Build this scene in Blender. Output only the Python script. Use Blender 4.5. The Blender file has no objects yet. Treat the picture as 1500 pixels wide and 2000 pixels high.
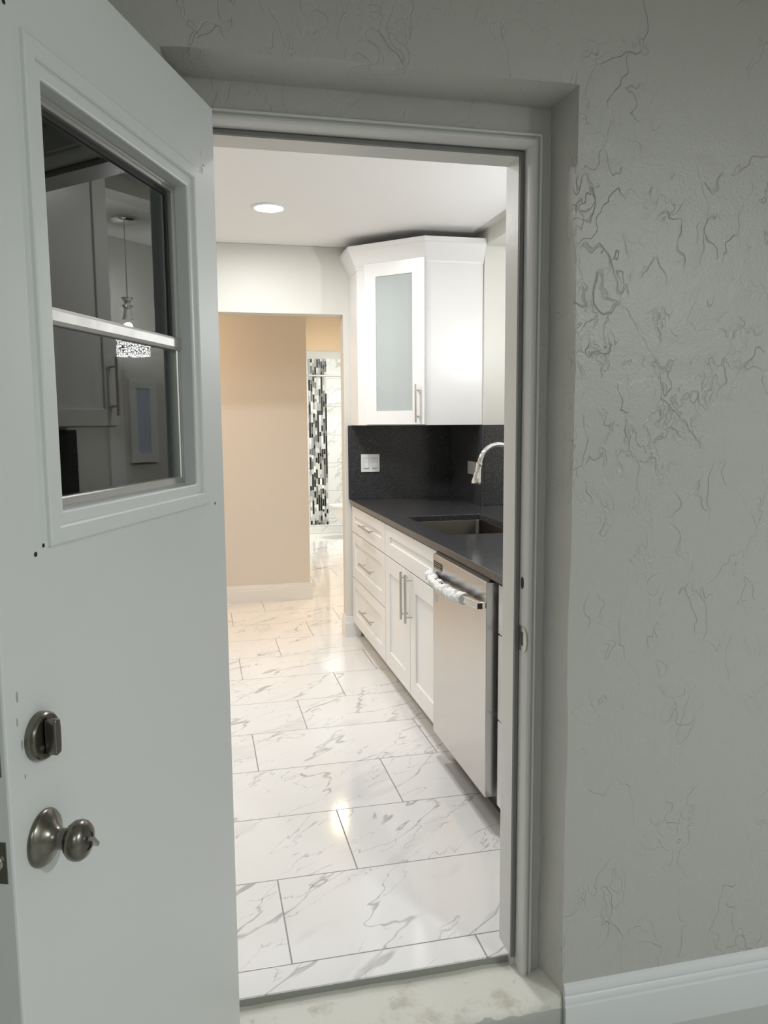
import bpy, bmesh, math, random
from mathutils import Matrix, Vector, noise
random.seed(7)
R = math.radians
sc = bpy.context.scene
col = sc.collection

# ---------------------------------------------------------------- camera, world, lights, exposure
F_PX, PITCH, YAW, ROLL, EYE = 1546.7, 0.114108, 0.228474, 0.0075467, 1.47
fw = Vector((math.sin(YAW)*math.cos(PITCH), math.cos(YAW)*math.cos(PITCH), -math.sin(PITCH)))
rt = Vector((math.cos(YAW), -math.sin(YAW), 0)); dn = fw.cross(rt)
cr, sr = math.cos(ROLL), math.sin(ROLL)
cx = cr*rt + sr*dn; cdn = -sr*rt + cr*dn
cam = bpy.data.cameras.new('camera'); cam_o = bpy.data.objects.new('camera', cam); col.objects.link(cam_o)
cam.sensor_fit = 'VERTICAL'; cam.sensor_height = 36.0; cam.lens = F_PX/2000*36.0
cam.clip_start = 0.02; cam.clip_end = 60
cam_o.matrix_world = Matrix.Translation((0, 0, EYE)) @ Matrix((cx, -cdn, -fw)).transposed().to_4x4()
sc.camera = cam_o

sc.view_settings.view_transform = 'Standard'; sc.view_settings.look = 'None'
sc.view_settings.gamma = 1.0; sc.view_settings.use_curve_mapping = False
sc.view_settings.exposure = 0.0
w = bpy.data.worlds.new('world'); sc.world = w; w.use_nodes = True
w.node_tree.nodes['Background'].inputs[0].default_value = (0.8, 0.85, 1, 1)
w.node_tree.nodes['Background'].inputs[1].default_value = 0.02
try:
    sc.cycles.max_bounces = 10; sc.cycles.diffuse_bounces = 5; sc.cycles.glossy_bounces = 5
    sc.cycles.transmission_bounces = 6; sc.cycles.transparent_max_bounces = 12
    sc.cycles.caustics_reflective = False; sc.cycles.caustics_refractive = False
    sc.cycles.sample_clamp_indirect = 6.0; sc.cycles.use_denoising = True
except Exception:
    pass

def area(name, loc, power, size, color=(1, 1, 1), rot=(0, 0, 0), shape='DISK', sy=None, spread=180):
    l = bpy.data.lights.new(name, 'AREA'); l.energy = power; l.shape = shape; l.size = size; l.color = color
    if sy: l.size_y = sy
    l.spread = R(spread)
    o = bpy.data.objects.new(name, l); col.objects.link(o); o.location = loc; o.rotation_euler = rot
    return o
COOL = (1.0, 0.99, 0.985); WARM = (1.0, 0.68, 0.38)
CZ = 2.594                      # kitchen ceiling
for lx_, ly_, lp_, ls_ in ((0.40, 4.35, 17, .17), (0.64, 2.95, 15, .17), (-0.35, 3.70, 12, .45)):  # first sits at the visible disk; the other two are added, unseen fill
    area('lamp_and_fill_kitchen', (lx_, ly_, CZ-.02), lp_, ls_, COOL)
area('lamp_hall', (-0.55, 5.9, CZ-.03), 13, .22, WARM)
area('lamp_and_fill_hall_passage', (1.32, 7.5, CZ-.13), 4, .24, (1, .80, .55))
area('lamp_and_fill_hall_passage', (1.70, 6.7, CZ-.04), 16, .26, (1, .80, .56))  # added unseen fill, set aside so it leaves no glint on the floor
area('lamp_bathroom', (2.05, 9.5, CZ-.03), 40, .35, (1, .99, .97))
area('lamp_near_ceiling', (2.35, -0.80, 2.45), 55, .25, (0.96, 1.0, 0.99))
area('lamp_near_ceiling', (0.3, -1.6, 2.6), 18, .9, (0.92, 0.98, 1.0))

# ---------------------------------------------------------------- materials
def mat(name, base=(.8, .8, .8), rough=.5, metal=0.0, spec=.5, emit=None, es=1.0, **kw):
    m = bpy.data.materials.new(name); m.use_nodes = True
    b = m.node_tree.nodes['Principled BSDF']
    b.inputs['Base Color'].default_value = (*base, 1); b.inputs['Roughness'].default_value = rough
    b.inputs['Metallic'].default_value = metal; b.inputs['Specular IOR Level'].default_value = spec
    if emit: b.inputs['Emission Color'].default_value = (*emit, 1); b.inputs['Emission Strength'].default_value = es
    for k, v in kw.items(): b.inputs[k].default_value = v
    return m
class NT:
    def __init__(s, m): s.m = m; s.t = m.node_tree; s.b = s.t.nodes['Principled BSDF']
    def n(s, typ, ins=None, **props):
        nd = s.t.nodes.new(typ)
        for k, v in props.items(): setattr(nd, k, v)
        for k, v in (ins or {}).items(): s.set(nd.inputs[k], v)
        return nd
    def set(s, sock, v):
        if isinstance(v, bpy.types.NodeSocket): s.t.links.new(v, sock)
        else: sock.default_value = v
    def m2(s, op, a, b=0.0, c=None):
        d = {0: a, 1: b}
        if c is not None: d[2] = c
        return s.n('ShaderNodeMath', d, operation=op).outputs[0]
    def pos(s): return s.n('ShaderNodeNewGeometry').outputs['Position']
    def objc(s): return s.n('ShaderNodeTexCoord').outputs['Object']
    def xyz(s, v): o = s.n('ShaderNodeSeparateXYZ', {0: v}).outputs; return o[0], o[1], o[2]
    def comb(s, x, y, z): return s.n('ShaderNodeCombineXYZ', {0: x, 1: y, 2: z}).outputs[0]
    def noise(s, v, scale, detail=3, rough=.5, dist=0):
        return s.n('ShaderNodeTexNoise', {'Vector': v, 'Scale': scale, 'Detail': detail, 'Roughness': rough, 'Distortion': dist}).outputs
    def vadd(s, a, b): return s.n('ShaderNodeVectorMath', {0: a, 1: b}, operation='ADD').outputs[0]
    def vmul(s, a, b): return s.n('ShaderNodeVectorMath', {0: a, 1: b}, operation='MULTIPLY').outputs[0]
    def vscale(s, a, f): n_ = s.n('ShaderNodeVectorMath', {0: a}, operation='SCALE'); s.set(n_.inputs['Scale'], f); return n_.outputs[0]
    def mix(s, f, a, b): n_ = s.n('ShaderNodeMix', data_type='RGBA'); s.set(n_.inputs[0], f); s.set(n_.inputs[6], a); s.set(n_.inputs[7], b); return n_.outputs[2]
    def sm(s, v, a, b, c=0.0, d=1.0):
        n_ = s.n('ShaderNodeMapRange', {'Value': v, 'From Min': a, 'From Max': b, 'To Min': c, 'To Max': d}, interpolation_type='SMOOTHSTEP'); return n_.outputs[0]
    def bump(s, h, strength=.3, dist=.01):
        b = s.n('ShaderNodeBump', {'Height': h, 'Strength': strength, 'Distance': dist}); s.t.links.new(b.outputs[0], s.b.inputs['Normal'])
    def ridge(s, v, w):           # thin line where the noise crosses one half
        a = s.m2('ABSOLUTE', s.m2('SUBTRACT', v, .5)); return s.sm(a, 0.0, w, 1.0, 0.0)

def stucco(name, base, lines=1.0):
    m = mat(name, base, .33, spec=.5); t = NT(m); p = t.pos()
    wob = t.vscale(t.noise(p, 9, 2)[1], .10)
    p2 = t.vmul(t.vadd(p, wob), (1.0, 1.0, .62))
    n1 = t.noise(p2, 4.2, 3, .55)[0]; n2 = t.noise(p2, 9.5, 3, .6)[0]
    r1 = t.ridge(n1, .007); r2 = t.ridge(n2, .010)
    mask = t.sm(t.noise(p, 2.6, 3, .6)[0], .42, .52); mask2 = t.sm(t.noise(p, 8.0, 2, .6)[0], .44, .54)
    mask3 = t.sm(t.noise(t.vadd(p, (7, 3, 1)), 3.0, 3, .6)[0], .46, .56)
    r3 = t.ridge(t.noise(t.vadd(p2, (4, 2, 9)), 17, 3, .6)[0], .03)
    lines_h = t.m2('ADD', t.m2('MULTIPLY', r1, t.m2('MULTIPLY', mask2, mask)), t.m2('MULTIPLY', r2, t.m2('MULTIPLY', mask3, mask2)))
    lines_h = t.m2('ADD', lines_h, t.m2('MULTIPLY', t.m2('MULTIPLY', r3, .6), t.m2('MULTIPLY', mask2, t.sm(t.noise(t.vadd(p, (1, 8, 4)), 2.2, 3)[0], .50, .58))))
    dist_ = t.n('ShaderNodeVectorMath', {0: t.vmul(p, (1.0, 0.0, .55)), 1: (1.05, 0.0, .98)}, operation='DISTANCE').outputs['Value']
    lines_h = t.m2('MULTIPLY', lines_h, t.sm(dist_, .10, .55, .95, .45))
    fine = t.noise(p, 150, 3, .6)[0]; med = t.noise(p, 22, 3, .5)[0]
    flat = t.sm(n1, .49, .51); flat2 = t.sm(n2, .485, .515)
    h = t.m2('ADD', t.m2('MULTIPLY', fine, .36), t.m2('MULTIPLY', med, .35))
    h = t.m2('ADD', h, t.m2('MULTIPLY', t.m2('MULTIPLY', flat, mask), .35))
    h = t.m2('ADD', h, t.m2('MULTIPLY', t.m2('MULTIPLY', flat2, mask3), .30))
    h = t.m2('SUBTRACT', h, t.m2('MULTIPLY', t.m2('MULTIPLY', lines_h, 1.0*lines), t.sm(t.xyz(p)[1], 1.742, 1.76, 1.0, .25)))
    t.bump(h, .80, .0036)
    return m

def marble_floor():
    m = mat('marble_tile_floor', (.85, .85, .84), .09, spec=.5); t = NT(m)
    x, y, z = t.xyz(t.pos())
    LEN, ROW, SH, G = .790, .4115, .2633, .0026
    r = t.m2('FLOOR', t.m2('DIVIDE', t.m2('SUBTRACT', y, 2.014), ROW))
    ly = t.m2('SUBTRACT', t.m2('SUBTRACT', y, 2.014), t.m2('MULTIPLY', r, ROW))
    xs = t.m2('DIVIDE', t.m2('SUBTRACT', t.m2('SUBTRACT', x, .2015), t.m2('MULTIPLY', r, SH)), LEN)
    c = t.m2('FLOOR', xs); lx = t.m2('MULTIPLY', t.m2('SUBTRACT', xs, c), LEN)
    ex = t.m2('MINIMUM', lx, t.m2('SUBTRACT', LEN, lx)); ey = t.m2('MINIMUM', ly, t.m2('SUBTRACT', ROW, ly))
    e = t.m2('MINIMUM', ex, ey); g = t.sm(e, G*.55, G*1.15, 1, 0)
    cell = t.comb(c, r, 0.0)
    rnd = t.n('ShaderNodeTexWhiteNoise', {'Vector': cell}, noise_dimensions='3D').outputs['Color']
    loc = t.comb(lx, ly, 0.0)
    # rotate so the veins climb to the right on the diagonal
    rot = t.n('ShaderNodeVectorRotate', {'Vector': loc, 'Angle': R(-38)}, rotation_type='Z_AXIS').outputs[0]
    q = t.vadd(t.vmul(rot, (1.0, 3.1, 1.0)), t.vscale(rnd, 40.0))
    big = t.noise(q, 1.25, 4, .50, .35)[0]; sml = t.noise(t.vadd(q, (11, 5, 3)), 2.6, 4, .50, .4)[0]
    a1 = t.m2('ABSOLUTE', t.m2('SUBTRACT', big, .5))
    wid = t.sm(t.noise(q, 2.0, 3)[0], .42, .66, .005, .026)
    v1 = t.sm(t.m2('DIVIDE', a1, wid), 0.0, 1.0, 1, 0)
    v2 = t.ridge(sml, .008)
    mk = t.sm(t.noise(t.vadd(q, (3, 9, 2)), 1.4, 2)[0], .38, .50); mk2 = t.sm(t.noise(t.vadd(q, (8, 1, 6)), 2.0, 2)[0], .44, .55)
    patch = t.m2('MULTIPLY', t.sm(t.noise(t.vadd(q, (5, 5, 5)), 1.2, 5, .5)[0], .60, .66), .13)
    cl = t.noise(q, 6, 5, .6)[0]
    f = t.m2('ADD', t.m2('MULTIPLY', t.m2('MULTIPLY', v1, mk), .72), t.m2('MULTIPLY', t.m2('MULTIPLY', v2, mk2), .62))
    f = t.m2('MINIMUM', t.m2('ADD', t.m2('MULTIPLY', f, t.sm(cl, .3, .6, .45, 1.0)), patch), 1.0)
    colr = t.mix(f, (.83, .825, .815, 1), (.34, .335, .355, 1))
    colr = t.mix(g, colr, (.27, .265, .26, 1))
    t.set(t.b.inputs['Base Color'], colr)
    t.set(t.b.inputs['Roughness'], t.m2('ADD', .085, t.m2('MULTIPLY', g, .5)))
    t.bump(t.m2('SUBTRACT', t.m2('MULTIPLY', t.noise(loc, 7, 1)[0], .12), g), .12, .002)
    return m

def marble_wall():
    m = mat('marble_wall_tile', (.8, .8, .8), .12); t = NT(m); x, y, z = t.xyz(t.pos())
    s_ = t.m2('ADD', x, y)
    rz = t.m2('FLOOR', t.m2('DIVIDE', t.m2('SUBTRACT', z, .10), .395)); lz = t.m2('SUBTRACT', t.m2('SUBTRACT', z, .10), t.m2('MULTIPLY', rz, .395))
    g = t.sm(t.m2('MINIMUM', lz, t.m2('SUBTRACT', .395, lz)), .002, .004, 1, 0)
    q = t.vadd(t.n('ShaderNodeVectorRotate', {'Vector': t.comb(s_, lz, 0.0), 'Angle': R(-42)}, rotation_type='Z_AXIS').outputs[0], t.comb(t.m2('MULTIPLY', rz, 7.3), 0.0, 0.0))
    q = t.vmul(q, (1, 2.2, 1))
    v = t.m2('MULTIPLY', t.ridge(t.noise(q, 1.5, 6, .55, .3)[0], .022), .6)
    c = t.mix(v, (.80, .82, .80, 1), (.42, .43, .42, 1)); t.set(t.b.inputs['Base Color'], t.mix(g, c, (.45, .46, .45, 1)))
    return m

def mosaic_mat():
    m = mat('mosaic_stick_tile', (.5, .5, .5), .15); t = NT(m); x, y, z = t.xyz(t.pos())
    cw = .0285
    cxn = t.m2('DIVIDE', t.m2('SUBTRACT', x, 1.511), cw); ci = t.m2('FLOOR', cxn)
    off = t.n('ShaderNodeTexWhiteNoise', {'W': ci}, noise_dimensions='1D').outputs['Value']
    zz = t.m2('ADD', t.m2('DIVIDE', z, .148), t.m2('MULTIPLY', off, 3.7))
    zi = t.m2('FLOOR', zz); half = t.n('ShaderNodeTexWhiteNoise', {'Vector': t.comb(ci, zi, 2.0)}, noise_dimensions='3D').outputs['Value']
    fr = t.m2('FRACT', zz); sub = t.m2('GREATER_THAN', fr, t.m2('ADD', .3, t.m2('MULTIPLY', half, .5)))
    rv = t.n('ShaderNodeTexWhiteNoise', {'Vector': t.comb(ci, zi, t.m2('ADD', sub, 5.0))}, noise_dimensions='3D').outputs['Value']
    cr_ = t.n('ShaderNodeValToRGB', {0: rv}); cr_.color_ramp.interpolation = 'CONSTANT'
    el = cr_.color_ramp.elements; el[0].color = (.012, .012, .013, 1); el[0].position = 0; el[1].position = .30; el[1].color = (.16, .165, .16, 1)
    for p_, c_ in ((.46, (.38, .40, .385)), (.66, (.62, .65, .62)), (.88, (.9, .92, .9))):
        e_ = el.new(p_); e_.color = (*c_, 1)
    fx = t.m2('FRACT', cxn); g = t.m2('LESS_THAN', t.m2('MINIMUM', fx, t.m2('SUBTRACT', 1.0, fx)), .05)
    t.set(t.b.inputs['Base Color'], t.mix(g, cr_.outputs[0], (.55, .57, .55, 1)))
    return m

def quartz():
    m = mat('charcoal_quartz', (.05, .05, .052), .16, spec=.5); t = NT(m); p = t.pos()
    v = t.n('ShaderNodeTexVoronoi', {'Vector': p, 'Scale': 190.0}); d = v.outputs['Distance']
    wn = t.xyz(v.outputs['Color'])[0]
    s_ = t.m2('MULTIPLY', t.sm(d, .20, .34, 1, 0), t.m2('GREATER_THAN', wn, .86))
    n_ = t.noise(p, 190, 3, .7)[0]
    c = t.mix(t.sm(n_, .38, .66), (.026, .026, .028, 1), (.070, .071, .075, 1))
    t.set(t.b.inputs['Base Color'], t.mix(t.m2('MULTIPLY', s_, .40), c, (.55, .55, .58, 1)))
    return m

def paint(name, base, rough=.35, bump=.04, scale=60):
    m = mat(name, base, rough, spec=.45); t = NT(m); t.bump(t.noise(t.pos(), scale, 3, .6)[0], bump, .004); return m

def concrete():
    m = mat('painted_concrete', (.62, .62, .54), .5, spec=.35); t = NT(m); p = t.pos(); x, y, z = t.xyz(p)
    n = t.noise(p, 7, 5, .65)[0]; st = t.noise(p, 26, 5, .7)[0]
    top = t.mix(t.sm(n, .52, .70), (.66, .65, .595, 1), (.47, .455, .385, 1))
    top = t.mix(t.m2('MULTIPLY', t.sm(st, .62, .72), .35), top, (.30, .29, .25, 1))
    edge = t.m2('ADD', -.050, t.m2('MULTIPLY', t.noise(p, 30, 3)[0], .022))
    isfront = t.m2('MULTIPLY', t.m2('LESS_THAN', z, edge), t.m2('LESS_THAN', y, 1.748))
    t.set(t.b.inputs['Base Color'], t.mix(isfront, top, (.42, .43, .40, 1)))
    t.bump(t.m2('ADD', t.m2('MULTIPLY', st, .4), n), .45, .006)
    return m

def brushed(name, base, rough, scale):
    m = mat(name, base, rough, 1.0); t = NT(m); n = t.noise(t.vmul(t.pos(), scale), 40, 3)[0]
    t.set(t.b.inputs['Roughness'], t.m2('ADD', rough-.05, t.m2('MULTIPLY', n, .10))); return m

def door_paint():
    m = mat('white_door_paint', (.72, .74, .732), .42, spec=.4); t = NT(m); p = t.pos()
    t.bump(t.m2('ADD', t.noise(p, 14, 2)[0], t.m2('MULTIPLY', t.noise(p, 170, 3, .6)[0], .12)), .05, .004)
    return m

def pane_glass():
    m = bpy.data.materials.new('window_glass'); m.use_nodes = True; nt = m.node_tree; nt.nodes.clear()
    out = nt.nodes.new('ShaderNodeOutputMaterial'); mx = nt.nodes.new('ShaderNodeMixShader')
    tr = nt.nodes.new('ShaderNodeBsdfTransparent'); tr.inputs[0].default_value = (.93, .95, .93, 1)
    gl = nt.nodes.new('ShaderNodeBsdfGlossy'); gl.inputs['Roughness'].default_value = .0; gl.inputs[0].default_value = (.95, .97, .95, 1)
    fr = nt.nodes.new('ShaderNodeFresnel'); fr.inputs[0].default_value = 1.68
    nt.links.new(fr.outputs[0], mx.inputs[0]); nt.links.new(tr.outputs[0], mx.inputs[1]); nt.links.new(gl.outputs[0], mx.inputs[2]); nt.links.new(mx.outputs[0], out.inputs[0])
    return m

M = dict(
    stucco=stucco('greige_stucco', (.475, .475, .44)), floor=marble_floor(), marble=marble_wall(), mosaic=mosaic_mat(), quartz=quartz(),
    quartz_edge=None, ceiling=paint('ceiling_paint', (.90, .895, .89), .6), wall=paint('cream_wall_paint', (.70, .69, .64), .45), beige=paint('beige_hall_paint', (.71, .66, .60), .5),
    trim=paint('white_trim_paint', (.80, .80, .79), .3), casing=paint('grey_white_frame_paint', (.66, .66, .635), .30, .12, 40), base_near=paint('cool_white_baseboard_paint', (.70, .72, .73), .35),
    door=door_paint(), concrete=concrete(), cab=mat('white_cabinet_lacquer', (.80, .795, .785), .28), toe=mat('cabinet_toe_kick', (.60, .57, .52), .5),
    cabin=mat('cabinet_interior', (.62, .64, .63), .5), frost=mat('frosted_glass', (.74, .80, .785), .25, spec=.5, **{'Transmission Weight': .42, 'IOR': 1.2}),
    nickel=brushed('brushed_nickel', (.60, .58, .55), .30, (1, 1, 1)), steel=brushed('stainless_steel', (.585, .58, .575), .24, (1, .6, 14)), sink=mat('sink_steel', (.085, .08, .07), .28, 1.0),
    chrome=mat('chrome', (.88, .88, .88), .06, 1.0), alu=brushed('mill_aluminium', (.60, .59, .57), .46, (1, 1, 1)), bronze=mat('antique_nickel', (.20, .19, .165), .27, 1.0), bronze_l=mat('worn_nickel', (.50, .49, .46), .25, 1.0),
    black=mat('black_plastic', (.012, .012, .012), .4), dark=mat('dark_vent_and_shade', (.03, .03, .03), .7), rubber=mat('grey_weatherstrip', (.20, .20, .19), .6),
    plate=mat('white_plastic_plate', (.82, .82, .82), .3), plate2=mat('grey_plastic_plate', (.42, .42, .42), .3), foam=paint('white_fabric_wrap', (.86, .86, .86), .8, .5, 90),
    porcelain=mat('porcelain', (.85, .85, .84), .08), led=mat('led_diffuser', (1, 1, 1), .5, emit=(1, 1, .98), es=14), glass=pane_glass(), crystal=mat('clear_crystal', (.95, .95, .95), .02, **{'Transmission Weight': 1.0, 'IOR': 1.5}),
    slab=mat('slab_edge', (.30, .305, .27), .8), gfloor=paint('grey_garage_floor', (.52, .52, .50), .35), blind=mat('window_blind', (.55, .62, .75), .5))
M['quartz_edge'] = M['quartz']; M['toe_dark'] = mat('chipped_paint', (.40, .41, .39), .7)

def shade_mat():
    m = mat('pierced_lamp_shade', (.9, .9, .9), .4); t = NT(m)
    v = t.n('ShaderNodeTexVoronoi', {'Vector': t.pos(), 'Scale': 75.0}, feature='DISTANCE_TO_EDGE').outputs[0]
    k = t.sm(v, .06, .11)
    t.set(t.b.inputs['Base Color'], t.mix(k, (.05, .05, .05, 1), (.9, .9, .9, 1)))
    t.b.inputs['Emission Color'].default_value = (1, 1, 1, 1); t.set(t.b.inputs['Emission Strength'], t.m2('MULTIPLY', k, 7.0))
    return m
M['shade'] = shade_mat()

# ---------------------------------------------------------------- mesh helpers
def obj(name, bm, m, parent=None, smooth=False, bev=0.0, seg=2, ang=35):
    bmesh.ops.recalc_face_normals(bm, faces=bm.faces)
    me = bpy.data.meshes.new(name); bm.to_mesh(me); bm.free()
    for mm in (m if isinstance(m, (list, tuple)) else [m]): me.materials.append(mm)
    o = bpy.data.objects.new(name, me); col.objects.link(o)
    if parent: o.parent = parent
    if smooth:
        for p in me.polygons: p.use_smooth = True
        try: me.set_sharp_from_angle(angle=R(ang))
        except Exception: pass
    if bev:
        b = o.modifiers.new('bevel', 'BEVEL'); b.width = bev; b.segments = seg; b.limit_method = 'ANGLE'; b.angle_limit = R(30)
    return o
def tag(o, label=None, cat=None, group=None, kind=None):
    if label: o['label'] = label
    if cat: o['category'] = cat
    if group: o['group'] = group
    if kind: o['kind'] = kind
    return o
def empty(name, loc=(0, 0, 0), rz=0):
    o = bpy.data.objects.new(name, None); col.objects.link(o); o.empty_display_size = .05; o.location = loc; o.rotation_euler = (0, 0, rz); return o
def box(x0, x1, y0, y1, z0, z1, bm=None):
    bm = bm or bmesh.new()
    v = [bm.verts.new((x, y, z)) for x in (x0, x1) for y in (y0, y1) for z in (z0, z1)]
    for f in ((0, 1, 3, 2), (4, 6, 7, 5), (0, 4, 5, 1), (2, 3, 7, 6), (0, 2, 6, 4), (1, 5, 7, 3)): bm.faces.new([v[i] for i in f])
    return bm
def prism(poly, a0, a1, axis='z', bm=None):
    """poly of 2-D points swept along one axis: z (x,y), y (x,z), x (y,z)"""
    bm = bm or bmesh.new()
    P = {'z': lambda p, a: (p[0], p[1], a), 'y': lambda p, a: (p[0], a, p[1]), 'x': lambda p, a: (a, p[0], p[1])}[axis]
    lo = [bm.verts.new(P(p, a0)) for p in poly]; hi = [bm.verts.new(P(p, a1)) for p in poly]; n = len(poly)
    bm.faces.new(lo); bm.faces.new(hi[::-1])
    for i in range(n): bm.faces.new([lo[i], lo[(i+1) % n], hi[(i+1) % n], hi[i]])
    return bm
def lathe(prof, seg=32, bm=None, mtx=Matrix()):
    bm = bm or bmesh.new(); rings = []
    for r, h in prof:
        if r < 1e-6: rings.append([bm.verts.new(mtx @ Vector((0, 0, h)))])
        else: rings.append([bm.verts.new(mtx @ Vector((r*math.cos(2*math.pi*k/seg), r*math.sin(2*math.pi*k/seg), h))) for k in range(seg)])
    for a, b in zip(rings, rings[1:]):
        for k in range(seg):
            k2 = (k+1) % seg
            if len(a) == 1 and len(b) == 1: continue
            if len(a) == 1: bm.faces.new([a[0], b[k], b[k2]])
            elif len(b) == 1: bm.faces.new([a[k], a[k2], b[0]])
            else: bm.faces.new([a[k], a[k2], b[k2], b[k]])
    return bm
def tube(pts, rad, seg=16, bm=None, cap=True, sq=None):
    bm = bm or bmesh.new(); pts = [Vector(p) for p in pts]; rings = []; up = None
    for i, p in enumerate(pts):
        t = (pts[min(i+1, len(pts)-1)] - pts[max(i-1, 0)]).normalized()
        if up is None: up = Vector((0, 0, 1)) if abs(t.z) < .9 else Vector((1, 0, 0))
        s = t.cross(up).normalized(); up = s.cross(t).normalized(); r = rad[i] if isinstance(rad, (list, tuple)) else rad
        if sq: ring = [bm.verts.new(p + s*a*sq[0] + up*b*sq[1]) for a, b in ((-1, -1), (1, -1), (1, 1), (-1, 1))]
        else: ring = [bm.verts.new(p + (s*math.cos(2*math.pi*k/seg) + up*math.sin(2*math.pi*k/seg))*r) for k in range(seg)]
        rings.append(ring)
    for a, b in zip(rings, rings[1:]):
        n = len(a)
        for k in range(n): bm.faces.new([a[k], a[(k+1) % n], b[(k+1) % n], b[k]])
    if cap: bm.faces.new(rings[0][::-1]); bm.faces.new(rings[-1])
    return bm
def sweep_rect(prof, u0, u1, v0, v1, P, bm=None, closed=True, openu=False):
    """profile (d inward, w) mitred round a rectangle; P maps (u, v, w) to a point. openu: no bottom side, runs v0 up, over, down"""
    bm = bm or bmesh.new(); cols = []
    for d, w_ in prof:
        if openu: c = [(u0+d, v0), (u0+d, v1-d), (u1-d, v1-d), (u1-d, v0)]
        else: c = [(u0+d, v0+d), (u0+d, v1-d), (u1-d, v1-d), (u1-d, v0+d)]
        cols.append([bm.verts.new(P(a, b, w_)) for a, b in c])
    n = len(prof)
    for i in range(n if closed else n-1):
        a, b = cols[i], cols[(i+1) % n]
        for k in range(3 if openu else 4): bm.faces.new([a[k], a[(k+1) % 4], b[(k+1) % 4], b[k]])
    if openu and closed:
        bm.faces.new([c[0] for c in cols]); bm.faces.new([c[3] for c in cols][::-1])
    return bm
def grid_slab(xs, ys, keep, z0, z1, P=None):
    P = P or (lambda x, y, z: (x, y, z)); bm = bmesh.new(); V = {}
    def v(i, j, t):
        k = (i, j, t)
        if k not in V: V[k] = bm.verts.new(P(xs[i], ys[j], z1 if t else z0))
        return V[k]
    nx, ny = len(xs)-1, len(ys)-1; K = lambda i, j: 0 <= i < nx and 0 <= j < ny and keep(i, j)
    for i in range(nx):
        for j in range(ny):
            if not K(i, j): continue
            bm.faces.new([v(i, j, 1), v(i+1, j, 1), v(i+1, j+1, 1), v(i, j+1, 1)]); bm.faces.new([v(i, j, 0), v(i, j+1, 0), v(i+1, j+1, 0), v(i+1, j, 0)])
            if not K(i-1, j): bm.faces.new([v(i, j, 0), v(i, j, 1), v(i, j+1, 1), v(i, j+1, 0)])
            if not K(i+1, j): bm.faces.new([v(i+1, j, 0), v(i+1, j+1, 0), v(i+1, j+1, 1), v(i+1, j, 1)])
            if not K(i, j-1): bm.faces.new([v(i, j, 0), v(i+1, j, 0), v(i+1, j, 1), v(i, j, 1)])
            if not K(i, j+1): bm.faces.new([v(i, j+1, 0), v(i, j+1, 1), v(i+1, j+1, 1), v(i+1, j+1, 0)])
    return bm
def shaker(u0, u1, v0, v1, P, rail=.075, th=.020, rec=.009, tr=None, br=None):
    """shaker front: P(u, v, w) with w = distance behind the front face"""
    bm = bmesh.new(); tr = tr or rail; br = br or rail
    o = [(u0, v0), (u1, v0), (u1, v1), (u0, v1)]; i_ = [(u0+rail, v0+br), (u1-rail, v0+br), (u1-rail, v1-tr), (u0+rail, v1-tr)]
    F = [bm.verts.new(P(*p, 0)) for p in o]; I = [bm.verts.new(P(*p, 0)) for p in i_]; D = [bm.verts.new(P(*p, rec)) for p in i_]; B = [bm.verts.new(P(*p, th)) for p in o]
    for k in range(4):
        j = (k+1) % 4
        bm.faces.new([F[k], F[j], I[j], I[k]]); bm.faces.new([I[k], I[j], D[j], D[k]]); bm.faces.new([F[k], B[k], B[j], F[j]])
    bm.faces.new(D); bm.faces.new(B[::-1]); return bm
def bar_pull(name, a, b, out, parent, r=.006, inset=.16, stand=.034):
    """bar handle between a and b (points on the bar's axis), posts going back along -out"""
    a, b, out = Vector(a), Vector(b), Vector(out)
    h = obj(name, tube([a, b], r, 14), M['nickel'], parent, smooth=True)
    for f in (inset, 1-inset):
        p = a.lerp(b, f); obj('handle_post', tube([p, p - out*stand], .0048, 12), M['nickel'], h, smooth=True)
    return h

# ---------------------------------------------------------------- structure: the near (garage) side
YW, YR, YK = 1.735, 1.854, 1.985           # stucco face, recess back, kitchen face
GZ = -.130                                  # near floor
def wob(x, z, k=0.0): return noise.noise(Vector((x*5+k, z*5, k)))*.0045 + noise.noise(Vector((x*19+k, z*19, k+3)))*.0014
def upath(xl, xr, zt, k, n=26):
    p = []
    for i in range(n*2): z = GZ + (zt-GZ)*i/(n*2); p.append((xl + wob(xl, z, k), z))
    for i in range(n+1): x = xl + (xr-xl)*i/n; p.append((x + (wob(x, zt, k) if i in (0, n) else 0), zt + wob(x, zt, k)*1.6))
    for i in range(n*2-1, -1, -1): z = GZ + (zt-GZ)*i/(n*2); p.append((xr + wob(xr, z, k), z))
    return p
bm = bmesh.new()
A_ = upath(-.047, .8645, 2.222, 1.0); B_ = upath(-.034, .851, 2.213, 5.0)
X0, X1, ZT = -1.6, 3.1, 2.85
fa = [bm.verts.new((x, YW, z)) for x, z in A_]; fb = [bm.verts.new((x, YR, z)) for x, z in B_]
big = [bm.verts.new(p) for p in ((X1, YW, GZ), (X1, YW, ZT), (X0, YW, ZT), (X0, YW, GZ))]
bm.faces.new(fa + big)
for i in range(len(fa)-1): bm.faces.new([fa[i], fa[i+1], fb[i+1], fb[i]])
inner = [bm.verts.new((x, YR, z)) for x, z in ((-.022, GZ), (-.022, 2.152), (.829, 2.152), (.829, GZ))]
bm.faces.new(fb + [inner[3], inner[2], inner[1], inner[0]])
back = [bm.verts.new((v.co.x, YK, v.co.z)) for v in inner]
for i in range(3): bm.faces.new([inner[i], inner[i+1], back[i+1], back[i]])
bb = [bm.verts.new((v.co.x, YK, v.co.z)) for v in big]
bm.faces.new(back + bb)
for i in range(3): bm.faces.new([big[i], big[i+1], bb[i+1], bb[i]])
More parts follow.
